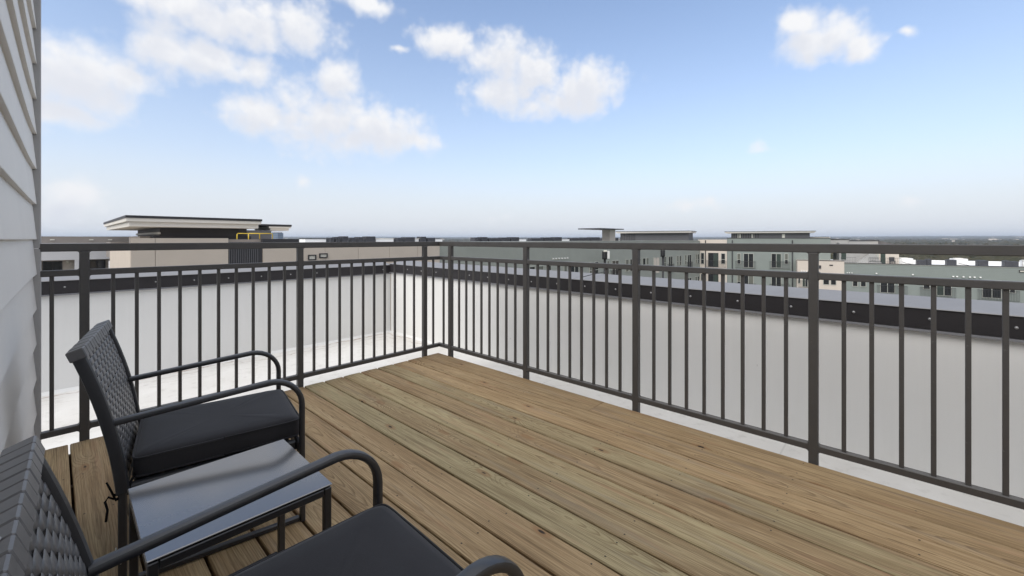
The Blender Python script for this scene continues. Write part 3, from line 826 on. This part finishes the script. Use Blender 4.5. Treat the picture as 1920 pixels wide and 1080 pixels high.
def window(bd, x0, x1, z0, z1, frame='pale_trim', pane='glass', split='h', dep=.05, fw=.055):
    """frame standing off the facade (facade faces local -y), panes set back in it"""
    f = MB(); d0, d1 = -dep, .02
    f.box(x0, x0 + fw, d0, d1, z0, z1); f.box(x1 - fw, x1, d0, d1, z0, z1)
    f.box(x0 + fw, x1 - fw, d0, d1, z1 - fw, z1); f.box(x0 + fw, x1 - fw, d0 - .01, d1, z0, z0 + fw)
    zm, xm = z0 + (z1 - z0) * .42, (x0 + x1) / 2
    if split == 'h': f.box(x0 + fw, x1 - fw, d0 + .01, d1, zm - .025, zm + .025)
    if split == 'v': f.box(xm - .03, xm + .03, d0 + .01, d1, z0 + fw, z1 - fw)
    o = f.build('window' if split != 'v' else 'balcony_door', frame, bd)
    pz = [(x0 + fw, x1 - fw, z0 + fw, zm - .025), (x0 + fw, x1 - fw, zm + .025, z1 - fw)] if split == 'h' else ([(x0 + fw, xm - .03, z0 + fw, z1 - fw), (xm + .03, x1 - fw, z0 + fw, z1 - fw)] if split == 'v' else [(x0 + fw, x1 - fw, z0 + fw, z1 - fw)])
    for k, (a, c_, e, g) in enumerate(pz):
        m = pane[k % len(pane)] if isinstance(pane, (list, tuple)) else pane
        B('pane', m, o, a, c_, -.012, .004, e, g)
    return o


def balcony_rail(bd, x0, x1, z0, z1, dep=.14, slats=True):
    r = MB()
    for z in (z0, z1 - .03): r.box(x0, x1, -dep, -dep + .03, z, z + .03)
    n = max(2, int((x1 - x0) / .11))
    for i in range(n + 1):
        x = x0 + (x1 - x0 - .02) * i / n; r.box(x, x + .016, -dep + .005, -dep + .021, z0 + .03, z1 - .03)
    for x in (x0, x1 - .03):
        for z in (z0, z1 - .03): r.box(x, x + .03, -dep + .03, .0, z, z + .03)
    return r.build('balcony_railing', 'dark_wall', bd)


def vent(bd, x, z, s=.07):
    v = MB(); v.box(x - s, x + s, -.10, .0, z - s, z + s); v.add([(x - s, -.10, z + s), (x + s, -.10, z + s), (x + s, -.16, z - s * .6), (x - s, -.16, z - s * .6)], [(0, 1, 2, 3)])
    return v.build('vent_hood', 'vent_metal', bd)


def lap_wall(bd, x0, x1, y, z0, z1, pitch, m, name='siding', th=.016):
    b = MB(); z = z0
    while z < z1 - .01:
        zt = min(z + pitch, z1); vs = []
        for x in (x0, x1): vs += [(x, y, z), (x, y - th, z + .001), (x, y - .002, zt), (x, y, zt)]
        b.add(vs, [(0, 1, 5, 4), (1, 2, 6, 5), (2, 3, 7, 6), (0, 3, 2, 1), (4, 5, 6, 7)]); z += pitch
    return b.build(name, m, bd)


GL = ['glass', 'glass_green', 'glass', 'curtain', 'glass', 'glass_green']
# ---- long wing on the left courtyard side: tan panels, then green lap siding (facade plane x = -18.35, faces +x)
w1 = thing('apartment_wing', 'long apartment wing with tan panels at left and green lap siding at right', 'building', (-18.35, -.54, 0), R(90))
q = .54      # local x = world y + .54
ZT = .86
B('wall_core', 'tan_panel', w1, 0, 14.69, .03, 9, GZ, 1.02 - .17)
B('wall_core', 'green_wall', w1, 14.69, 62.4, .03, 9, GZ, ZT)
seams = [-.54, .18, 2.64]
for a, c_ in zip(seams[:-1], seams[1:]): B('wall_panel', 'tan_panel', w1, a + q + .008, c_ + q - .008, -.03, .027, GZ + 1, 1.13)
B('roof_edge', 'taupe_wall', w1, 0, 3.18, .03, .5, .86, 1.13)
seams = [4.0, 5.65, 6.85, 8.64, 10.55, 12.46, 14.15]
for a, c_ in zip(seams[:-1], seams[1:]): B('wall_panel', 'tan_panel', w1, a + q + .008, c_ + q - .008, -.03, .027, GZ + 1, ZT)
B('louvre_recess', 'dark_wall', w1, 3.185, 4.535, .028, .03, GZ + 1, .96)
for i in range(14): B('louvre_slat', 'slate_wall', w1, 3.20 + i * .085, 3.237 + i * .085, -.03, .0275, -6, .95)
B('roof_edge', 'taupe_wall', w1, 3.0, 4.7, .5, .8, .86, 1.08)
B('roof_edge', 'dark_trim', w1, 4.6, 6.2, .2, .8, .86, 1.10)
for a, c_, z0, z1 in ((6.0, 6.39, .05, .31), (6.55, 6.96, .14, .37)): window(w1, a + q, c_ + q, z0, z1, 'dark_trim', 'lamp_lens', None, .06, .045).location.y = -.03
lap_wall(w1, 14.70, 62.86, .028, -4.8, ZT, .142, 'green_siding')
B('roof_edge', 'pale_trim', w1, 14.70, 62.3, -.01, .2, ZT + .004, ZT + .05)
OPEN = [(23.02, 23.75, 'w'), (24.09, 24.86, 'w'), (25.44, 25.88, 'w'), (27.73, 28.21, 'w'), (28.7, 30.07, 'd'), (31.88, 32.35, 'w'), (32.83, 33.52, 'w'), (35.16, 35.59, 'w'),
        (36.13, 37.58, 'd'), (39.11, 39.78, 'w'), (40.08, 40.59, 'w'), (42.14, 42.67, 'w'), (43.22, 43.91, 'w'), (44.19, 44.76, 'w'), (46.08, 47.76, 'd'), (49.04, 49.86, 'w'),
        (50.53, 51.91, 'd'), (53.34, 53.9, 'w'), (54.27, 54.83, 'w'), (56.2, 56.75, 'w'), (57.18, 58.62, 'd'), (60.25, 60.83, 'w'), (61.15, 61.75, 'w')]
for lev in (0, 1):
    dz = -3.25 * lev
    for i, (a, c_, ty) in enumerate(OPEN):
        g = GL[(i * 3 + lev * 2) % 6]
        if ty == 'w': window(w1, a + q, c_ + q, -2.45 + dz, -1.10 + dz, 'pale_trim', g, 'h', .04, .04)
        else:
            tan = a == 46.08
            window(w1, a + q, c_ + q, -3.05 + dz, -1.10 + dz, 'pale_trim', ('cream_wall', 'cream_wall') if tan else (g, 'glass'), 'v')
            if not tan: balcony_rail(w1, a + q - .35, c_ + q + .25, -3.12 + dz, -2.12 + dz)
for i in range(6): vent(w1, 26.1 + q + i * .42, -.58, .055)
B('light_fixture', 'dark_trim', w1, 27.2, 27.6, -.1, .02, -1.0, -.95)

# ---- rooftop pavilions on that wing
def pavilion(label, loc, rz, roof, wall_, zs, wm, rm='white_trim', thick=None, ribs=None, wins=()):
    """roof=(x0,x1,y0,y1) wall=(x0,x1,y0,y1) local; zs=(base, soffit, fascia top, edge top)"""
    p = thing('rooftop_pavilion', label, 'pavilion', loc, rz, 'flat roofed pavilions on the far roofs')
    B('wall', wm, p, *wall_, zs[0], zs[1])
    zm = zs[1] + (zs[2] - zs[1]) * .58
    x0, x1, y0, y1 = roof
    B('fascia', rm, p, x0 + .10, x1 - .10, y0 + .10, y1 - .10, zs[1], zm)
    B('fascia', rm, p, x0, x1, y0, y1, zm + .002, zs[2])
    B('roof_edge', 'dark_trim', p, x0 - .03, x1 + .03, y0 - .03, y1 + .03, zs[2] + .002, zs[3])
    if ribs:
        r0, r1, n = ribs
        for i in range(n):
            x = r0 + (r1 - r0) * i / n; B('rib', 'dark_wall', p, x, x + (r1 - r0) / n * .45, wall_[2] - .06, wall_[2] - .002, zs[0], zs[1] - .002)
    for a, c_ in wins: window(p, a, c_, zs[0] + .25, zs[1] - .12, 'pale_trim', 'lamp_lens', None, .06, .05).location = (0, wall_[2], 0)
    return p


# big pavilion: near corner at (-20, -.52), eaves at 1.64..2.06
pav = pavilion('large dark pavilion with deep pale overhanging roof on the tan wing', (-20.0, -.52, 0), R(90), (0, 4.95, 0, 11.5), (1.26, 4.72, 1.5, 9.1), (1.10, 1.62, 1.97, 2.075), 'dark_wall')
B('base_course', 'dark_trim', pav, 1.0, 4.9, 1.42, 1.49, 1.0, 1.24)
MB().tube([(1.22, 1.4, 1.36), (1.22, 5, 1.36), (1.22, 9, 1.36)], .06, 8).build('duct', 'vent_metal', pav, smooth=True)
for i, (x, s) in enumerate(((.62, .5), (.80, .3))): B('rubble_block', 'taupe_wall', pav, x, x + .35, 2.0 + i, 6 + i * 2, 1.0, 1.22 - i * .05)
p2 = pavilion('smaller dark pavilion half hidden behind the large one on the tan wing', (-25.0, 5.0, 0), R(90), (1.35, 2.6, 0, 3.2), (-.5, 1.48, 0.05, 3), (1.0, 1.62, 1.87, 1.90), 'slate_wall')
B('roof_edge', 'dark_trim', p2, -.5, 2.63, -.04, 3.2, 1.91, 2.0)
# thin canopy on one column
cn = thing('rooftop_canopy', 'thin dark canopy slab on a single pale column on the green wing roof', 'canopy', (-26.0, 45.22, 0), R(90))
B('slab', 'dark_trim', cn, 0, 6.2, -1, 2.5, 2.40, 2.53)
B('column', 'cream_wall', cn, 4.4, 5.95, .2, 1.4, .86, 2.398)

yg = thing('safety_rail', 'short yellow tube safety rail at the roof hatch by the dark pavilion', 'railing', (-19.2, 3.3, 0), R(90))
for ax, yo in (((0, .95), .45), ((.35, 1.38), 0)):
    MB().tube([(ax[0], yo, .9), (ax[0], yo, 1.33), (ax[0] + .03, yo, 1.36), (ax[1] - .03, yo, 1.36), (ax[1], yo, 1.33), (ax[1], yo, .9)], .022, 6).build('rail_loop', 'yellow_paint', yg, smooth=True)

# ---- air conditioners and white boxes along that roof (plane x = -32)
AC = [(13.16, 13.61), (13.66, 14.12), (14.22, 14.84), (15.03, 15.52), (15.67, 16.23), (16.43, 17.43), (19.6, 20.31), (20.49, 21.71), (22.34, 23.06), (23.19, 24.19), (29.63, 30.54), (30.7, 31.73),
      (31.9, 33.78), (34.06, 35.58), (35.68, 37.27), (39.69, 42.27), (42.39, 44.3), (44.67, 46.44), (48.83, 51.67), (51.96, 53.76), (54.07, 56.78), (57.94, 60.01), (60.72, 62.91), (64.82, 66.8), (74.16, 76.54), (78.01, 81.35)]
WB = [(17.59, 19.45), (21.73, 22.32), (24.3, 25.3), (37.4, 38.93), (46.6, 48.7), (62.95, 64.7), (66.9, 74.0), (76.6, 77.9), (11.29, 13.0)]


def ac_unit(loc, rz, w, d, h, label, group):
    a = thing('air_conditioner', label, 'air conditioner', loc, rz, group)
    B('casing', 'ac_metal', a, 0, w, 0, d, .06, h, c=.02)
    f = MB(); n = max(3, int(w / .16))
    for i in range(n): f.box(w * (i + .2) / n, w * (i + .55) / n, -.015, -.001, .15, h - .15)
    f.build('grille', 'dark_wall', a)
    B('base', 'vent_metal', a, -.03, w + .03, -.03, d + .03, 0, .057)
    return a


r4 = thing('roof_deck', 'flat pale roof behind the tan and green wing that carries air conditioners', 'roof', (-30.5, 9, 0), R(90))
B('roof_slab', 'white_roof', r4, 0, 76, .0, 12, -1.2, .40)
B('roof_skirt', 'taupe_wall', r4, 0.1, 75.9, .2, 11.8, GZ, -1.202)
ORD = 'first second third fourth fifth sixth seventh eighth ninth tenth eleventh twelfth thirteenth fourteenth fifteenth sixteenth seventeenth eighteenth nineteenth twentieth twenty-first twenty-second twenty-third twenty-fourth twenty-fifth twenty-sixth'.split()
for i, (a, c_) in enumerate(AC):
    h = .82 + .06 * ((i * 7) % 3) + (.04 if a > 40 else 0)
    lab = '%s air conditioner from the left in the long dark row on the wing roof' % ORD[i]
    ac_unit((-32.0, a + .05, .40), R(90), c_ - a - .1, .8, h, lab, 'air conditioners on the wing roof')
for i, (a, c_) in enumerate(WB):
    t_ = thing('roof_curb', '%s white equipment box from the left among the wing roof air conditioners' % ORD[(i + 1) % len(WB)], 'equipment box', (-32.3, a, .40), R(90), 'white boxes on the wing roof')
    B('box', 'white_roof', t_, 0, c_ - a, 0, 1.2, 0, .70, c=.02); B('lid', 'dark_trim' if i in (2, 3, 4, 8) else 'white_trim', t_, -.03, c_ - a + .03, -.03, 1.23, .702, .76)

# ---- white and taupe building at far left
w0 = thing('stucco_building', 'white stucco building with recessed balconies under a taupe roof parapet', 'building', (-32.0, -9.0, 0), R(90))
q0 = 9.0
B('wall_core', 'white_wall', w0, 0, 9 - .07, 1.0, 12, GZ, .86)
B('roof_parapet', 'taupe_wall', w0, 0, 9.9, .5, 12, .862, 1.24)
B('wall_band', 'white_wall', w0, 0, 8.93, 0, .998, -.11, .86)
cols = [(-9, -3.35), (-1.72, -1.55), (-1.45, -1.12), (-.24, -.07)]
for a, c_ in cols: B('pier', 'white_wall', w0, a + q0, c_ + q0, 0, .998, GZ, -.112)
B('back_wall', 'cream_wall', w0, 5.66, 8.75, .95, .998, GZ, -.112)
for a, c_ in ((-2.98, -2.2), (-1.11, -.38)): window(w0, a + q0, c_ + q0, -2.2, -.2, 'dark_trim', 'glass', 'v', .05, .06).location = (0, .93, 0)
MB().disc((7.03, .94, -.28), (0, -1, 0), .09, .06, 10).build('wall_lamp', 'lamp_lens', w0)
MB().disc((8.8, -.002, -.3), (0, -1, 0), .06, .05, 10).build('wall_vent', 'dark_trim', w0)
for y in (-2.6, -1.02, -.2): B('parapet_lamp', 'lamp_lens', w0, y + q0 - .09, y + q0 + .09, .4, .498, 1.03, 1.08)
wl = thing('stair_link', 'low grey and white link between the stucco building and the tan wing', 'building', (-27.0, -.42, 0), R(90))
B('wall', 'taupe_wall', wl, -.1, 1.2, .1, 3, .1, .92)
B('ledge', 'dark_trim', wl, .0, 1.2, .0, .098, .05, .12)
B('lower_wall', 'white_wall', wl, 0, 1.2, .2, 3, GZ, -.15)
B('ledge', 'white_trim', wl, .0, 1.0, -.1, .198, -.12, -.04)
B('shutter', 'grey_wall', wl, .28, .9, .15, .198, -.8, -.2)

# ---- green building closing the courtyard (facade turned 11 degrees)
A2 = math.atan2(.197, .980)
w2 = thing('courtyard_building', 'green apartment building with a cream end bay closing the courtyard', 'building', (-18.35, 62.34, 0), A2)
B('wall_core', 'green_wall', w2, 3.55, 15.5, .03, 12, GZ, 1.20)
B('wall_core', 'cream_wall', w2, -.3, 3.53, -.05, 12, GZ, 1.02)
B('roof_edge', 'dark_trim', w2, 3.5, 15.6, -.04, .3, 1.204, 1.26)
lap_wall(w2, 3.555, 11.85, .028, -6.6, 1.19, .17, 'green_wall')
for x in (.72, 4.22, 11.38): B('downpipe', 'dark_trim', w2, x - .055, x + .055, -.14, -.052, GZ, .95)
for lev in (0, 1):
    dz = -3.1 * lev
    def U(x): return x
    f = lambda *a, **k: window(w2, *a, **k)
    o = window(w2, .08, .55, -2.6 + dz, -.92 + dz, 'pale_trim', 'glass', 'h'); o.location.y = -.05
    o = window(w2, 1.08, 2.43, -2.95 + dz, -.92 + dz, 'dark_trim', ('glass', 'glass_green'), 'v'); o.location.y = -.05
    o = window(w2, 2.77, 3.33, -2.5 + dz, -.95 + dz, 'pale_trim', 'glass', 'h'); o.location.y = -.05
    r = balcony_rail(w2, .85, 3.45, -2.98 + dz, -2.05 + dz); r.location.y = -.05
    window(w2, 4.82, 5.29, -2.44 + dz, -.93 + dz, 'pale_trim', ('glass', 'curtain'), 'h'); window(w2, 5.62, 6.87, -2.93 + dz, -.92 + dz, 'pale_trim', ('glass', 'curtain' if lev else 'glass'), 'v')
    balcony_rail(w2, 4.62, 7.12, -3.0 + dz, -2.03 + dz)
    window(w2, 8.96, 10.14, -2.85 + dz, -.88 + dz, 'pale_trim', ('glass', 'glass_green' if not lev else 'glass'), 'v'); window(w2, 10.5, 10.92, -2.3 + dz, -.85 + dz, 'pale_trim', ('glass', 'curtain'), 'h')
    balcony_rail(w2, 8.78, 11.1, -2.95 + dz, -1.95 + dz)


def f2(x, y):      # point in the turned building's frame -> world
    return (-18.35 + x * math.cos(A2) - y * math.sin(A2), 62.34 + x * math.sin(A2) + y * math.cos(A2), 0)


pavilion('grey pavilion with thin flat white edged roof left of the other grey one', f2(0, 4), A2, (-13.78, -1.70, -.8, 5), (-13.2, -2.2, 0, 4.5), (.60, 2.10, 2.33, 2.42), 'slate_wall', ribs=(-13.1, -10.5, 9))
pavilion('grey pavilion with three pale windows under a flat roof above the courtyard building', f2(0, 4), A2, (3.0, 14.2, -.8, 5), (3.83, 13.6, 0, 4.5), (1.0, 1.98, 2.17, 2.24), 'slate_wall', ribs=(3.85, 7.6, 12), wins=((4.68, 5.11), (6.5, 6.84), (10.3, 10.69)))

# ---- lower wing on the right: cream bay then green
F3 = (-6.26, 62.09, 0)
w3 = thing('low_wing', 'lower apartment wing at right with cream bay and long green wall', 'building', F3, A2)
B('wall_core', 'cream_wall', w3, 0, 4.77, -.02, 3, GZ, -1.62)
B('roof_edge', 'dark_trim', w3, -.03, 4.80, -.06, .2, -1.616, -1.55)
B('wall_core', 'green_wall', w3, 4.772, 40, .03, 3, GZ, -1.93)
lap_wall(w3, 4.775, 40, .028, -7.5, -1.92, .165, 'green_wall')
B('roof_edge', 'pale_trim', w3, 4.80, 40, -.02, .22, -1.926, -1.86); B('roof_edge', 'dark_trim', w3, 4.80, 40, -.05, .25, -1.858, -1.79)
B('roof_slab', 'white_roof', w3, 0.05, 40, 3.002, 16, -3.0, -2.05)
B('roof_parapet', 'white_roof', w3, 10.8, 40, 9.0, 9.3, -2.048, -1.62)
for a, c_ in ((-.05, .32), (2.66, 3.3), (3.41, 3.99)):
    o = window(w3, max(.06, a), c_, -4.6, -3.3, 'pale_trim', 'glass', None); o.location.y = -.02
o = window(w3, .52, 1.12, -5.0, -3.2, 'pale_trim', ('glass_green', 'glass'), 'v'); o.location.y = -.02
r = balcony_rail(w3, .1, 1.4, -5.05, -4.2); r.location.y = -.02
B('wall_vent', 'dark_trim', w3, 3.3, 3.65, -.06, -.021, -2.22, -2.08); B('wall_lamp', 'dark_trim', w3, 2.25, 2.45, -.14, -.021, -2.6, -2.2)
for a, c_ in ((5.55, 6.08), (6.3, 6.85)): window(w3, a, c_, -4.66, -3.4, 'pale_trim', 'glass', None)
for i, (d0, d1, wx, b0, b1) in enumerate(((8.12, 9.45, (9.72, 10.1), 7.85, 10.5), (12.95, 14.2, (11.85, 12.45), 11.6, 14.5), (16.54, 18.0, (18.55, 19.0), 16.2, 19.25), (23.2, 24.6, (22.1, 22.7), 21.8, 24.9))):
    window(w3, d0, d1, -5.25, -3.3, 'pale_trim', ('glass', 'glass') if i != 1 else ('glass_green', 'glass'), 'v')
    window(w3, wx[0], wx[1], -4.6, -3.4, 'pale_trim', 'glass', None)
    balcony_rail(w3, b0, b1, -5.45, -4.35)
for x in (.45, .7, .95, 1.2): vent(w3, x, -3.0, .06).location.y = -.02; vent(w3, x, -5.68, .06).location.y = -.02
for x in (5.05, 5.25, 5.5): vent(w3, x, -3.02, .05); vent(w3, x, -5.66, .05)
for x in (7.78, 10.98): vent(w3, x, -2.99, .07); vent(w3, x, -5.62, .07)
for x in (14.3, 14.6, 15.1, 15.6, 15.95, 16.4): vent(w3, x, -3.06, .07); vent(w3, x, -5.62, .07)
window(w3, 19.25, 19.8, -2.38, -2.15, 'dark_trim', 'lamp_lens', None, .06, .045)


def f3(x, y, z=0):
    return (F3[0] + x * math.cos(A2) - y * math.sin(A2), F3[1] + x * math.sin(A2) + y * math.cos(A2), z)


# roof equipment on the low wing
UN = [(1725, 1739, -1.52, 6), (1740, 1748, -1.42, 7), (1772, 1787, -1.42, 6), (1824, 1841, -1.42, 6), (1864, 1874, -1.40, 7), (1874.5, 1887, -1.46, 6)]
X3 = [(12.3, 13.1), (13.2, 13.65), (14.9, 15.7), (17.55, 18.4), (19.55, 20.05), (20.1, 20.75), (25.2, 26.0)]
for i, (a, c_) in enumerate(X3):
    ac_unit(f3(a, 4.0 + .35 * (i % 2), -2.05), A2, c_ - a, .8, (.60, .72, .70, .68, .70, .64, .7)[i], '%s dark air conditioner from the left on the white low wing roof' % ORD[i], 'air conditioners on the low wing roof')
for i, (a, c_, h) in enumerate(((15.8, 17.0, .80), (10.75, 12.2, .74), (21.6, 22.6, .70))):
    t_ = thing('roof_curb', ('white roof hatch box between air conditioners on the low wing', 'white roof box beside the grey terrace house', 'white roof box with dark lid near the frame edge')[i], 'equipment box', f3(a, 5.2, -2.05), A2, 'white boxes on the low wing roof')
    B('box', 'white_roof', t_, 0, c_ - a, 0, 1.5, 0, h, c=.03); B('lid', 'white_trim' if i < 2 else 'dark_trim', t_, .2, (c_ - a) * .7, .2, 1.1, h + .002, h + .07)
    if i < 2: MB().tube([(.3, -.3, .3), (.8, -.3, .12), (1.2, -.3, .05)], .03, 6).build('pipe', 'dark_wall', t_)
pp = thing('vent_pipe', 'pale vent pipe with cap standing on the low wing roof', 'vent pipe', f3(21.2, 4.6, -2.05), A2)
MB().tube([(0, 0, 0), (0, 0, .72)], .12, 10).build('pipe', 'vent_metal', pp, smooth=True); MB().tube([(0, 0, .722), (0, 0, .82)], .2, 10).build('cap', 'vent_metal', pp, smooth=True)

# grey terrace house on top of the low wing
ph = thing('terrace_house', 'pale grey rooftop house with dark door and sloping roofs on the low wing', 'penthouse', f3(0, 3.2, 0), A2)
B('wall', 'grey_wall', ph, 4.9, 8.0, 2.0, 8, -2.04, .6); B('wall', 'cream_wall', ph, 8.0, 10.7, 1.2, 8, -2.04, .35)
lap_wall(ph, 5.9, 7.6, 1.98, -1.98, .55, .2, 'grey_wall')
B('door', 'glass_green', ph, 8.95, 9.4, 1.14, 1.198, -2.0, .0)
B('pilaster', 'pale_trim', ph, 8.55, 8.75, 1.10, 1.198, -2.0, .3)
B('glass_panel', 'glass_green', ph, 5.1, 5.6, 1.92, 1.978, -1.6, -.2)
B('wall', 'grey_wall', ph, 2.2, 6.2, 4.2, 9, -.5, 1.04); B('roof_edge', 'dark_trim', ph, 1.2, 6.3, 4.1, 9.1, 1.043, 1.13); B('roof_edge', 'white_trim', ph, -1.0, 4.2, 4.6, 9, 1.25, 1.36)
B('roof_edge', 'dark_trim', ph, -1.0, 4.1, 4.55, 9, 1.362, 1.42)
B('wall', 'grey_wall', ph, 6.205, 9.2, 4.0, 9, .2, .86); B('roof_edge', 'dark_trim', ph, 6.2, 9.3, 3.9, 9.1, .863, .95)
def gable(x0, x1, xr, y0, y1, z0, z1):
    b = MB(); b.add([(x0, y0, z0), (x1, y0, z0), (xr, y0, z1), (x0, y1, z0), (x1, y1, z0), (xr, y1, z1)], [(0, 1, 2), (5, 4, 3), (0, 3, 4, 1), (1, 4, 5, 2), (2, 5, 3, 0)]); return b.build('sloped_roof', 'grey_roof', ph)
gable(8.2, 11.4, 8.7, 4.5, 9, .3, 1.05); gable(-2.5, 3.6, .6, 3.4, 7, .55, 1.1)
gable(6.4, 9.0, 8.2, .6, 1.15, -2.04, -.45).data.materials[0] = MATS['grey_wall']
for a, c_ in ((4.9, 6.4), (7.7, 10.75)):
    r = MB()
    for z in (-1.75, -1.28): r.box(a, c_, .55, .58, z, z + .03)
    n = int((c_ - a) / .16)
    for i in range(n + 1): x = a + (c_ - a) * i / n; r.box(x, x + .015, .557, .572, -2.0, -1.25)
    r.build('terrace_railing', 'dark_wall', ph)
for i, x in enumerate((8.15, 10.0)):
    t_ = thing('terrace_chair', ('small dark chair left of the dark door on the far terrace', 'small dark chair right of the dark door on the far terrace')[i], 'chair', f3(x, 4.0, -2.04), A2, 'chairs on the far terrace')
    B('seat', 'dark_wall', t_, -.25, .25, -.2, .25, .38, .45); B('backrest', 'dark_wall', t_, -.25, .25, .25, .31, .452, .88)
    for sx in (-.22, .22):
        for sy in (-.17, .22): B('leg', 'dark_wall', t_, sx - .02, sx + .02, sy - .02, sy + .02, 0, .378)

# ---- lamp posts in the courtyard
def lamp(label, loc, top, kind):
    l = thing('lamp_post', label, 'lamp post', (loc[0], loc[1], GZ), R(42), 'courtyard lamp posts')
    H = top - GZ
    MB().tube([(0, 0, 0), (0, 0, H - .3)], .11 if kind else .09, 10).build('pole', 'lamp_black', l, smooth=True)
    B('base', 'lamp_black', l, -.2, .2, -.2, .2, 0, .5, c=.03)
    if kind == 0:
        B('housing', 'lamp_black', l, -.16, .16, -.16, .16, H - .95, H - .30, c=.02); B('lens', 'lamp_lens', l, -.13, .13, -.13, .13, H - .298, H - .04, c=.01); B('cap', 'lamp_black', l, -.15, .15, -.15, .15, H - .038, H, c=.01)
    else:
        MB().tube([(-.02, 0, H - .85), (-.02, 0, H - .7), (-.02, 0, H - .25), (-.02, 0, H - .1)], .24, 12).build('housing', 'lamp_black', l, smooth=True)
        B('lens', 'lamp_lens', l, -.16, .16, -.24, -.20, H - .12, H + .02, c=.01)
        if kind == 2: B('bracket', 'vent_metal', l, .22, .45, -.1, .1, H - .8, H - .05, c=.02)
    return l


def at(px, d): 
    fx = (px - 960) / 787.4 * d
    return (3.247 + .7365 * fx - .6765 * d, -2.5 + .6765 * fx + .7365 * d)


lamp('lamp post with pale square lens before the plain green siding', at(973, 34), .25, 0)
lamp('lamp post with black drum head and grey bracket before the green siding', at(1134, 40), .02, 2)
lamp('slender black lamp post before the receding windows of the green wing', at(1243, 46), .02, 1)

# ---- far glass tower
tw = thing('office_tower', 'small blue grey glass tower far behind the tan wing', 'tower', (-905, 395, GZ), R(30))
tw.location = (*at(519.5, 900), GZ)
B('shaft', 'tower_glass', tw, -8.5, 8.5, -8, 8, 0, 31); B('roof_cap', 'slate_wall', tw, -7, 7, -7, 7, 31.01, 32.5)
for i in range(7): B('floor_band', 'grey_wall', tw, -8.6, 8.6, -8.1, 8.1, 3 + i * 4, 3.5 + i * 4)

# distant low houses among the woods
dt = MB(); rr = random.Random(5)
for i in range(110):
    d = rr.uniform(1400, 5200); a = R(rr.uniform(-85, 12)); x, y = 3 + d * math.sin(a), -2 + d * math.cos(a); z = ground_z(x, y)
    s = rr.uniform(4, 13) * (d / 2500); dt.box(x - s, x + s, y - s * .5, y + s * .5, z, z + 10 + rr.uniform(0, 5))
o = dt.build('distant_town', 'cream_wall'); o['kind'] = 'stuff'; o['label'] = 'scatter of pale low buildings in the far woods'

# ------------------------------------------------------------------ thin winter haze over the plain
hz = bpy.data.materials.new('haze'); hz.use_nodes = True
ht = hz.node_tree; ht.nodes.clear()
ho = ht.nodes.new('ShaderNodeOutputMaterial'); hv = ht.nodes.new('ShaderNodeVolumePrincipled')
hv.inputs['Density'].default_value = 0.00016; hv.inputs['Color'].default_value = (.78, .87, 1.0, 1); hv.inputs['Anisotropy'].default_value = .2
ht.links.new(hv.outputs[0], ho.inputs['Volume'])
h = MB().box(-9900, 9900, -9900, 9900, -60, 75).build('haze', hz); h['kind'] = 'stuff'
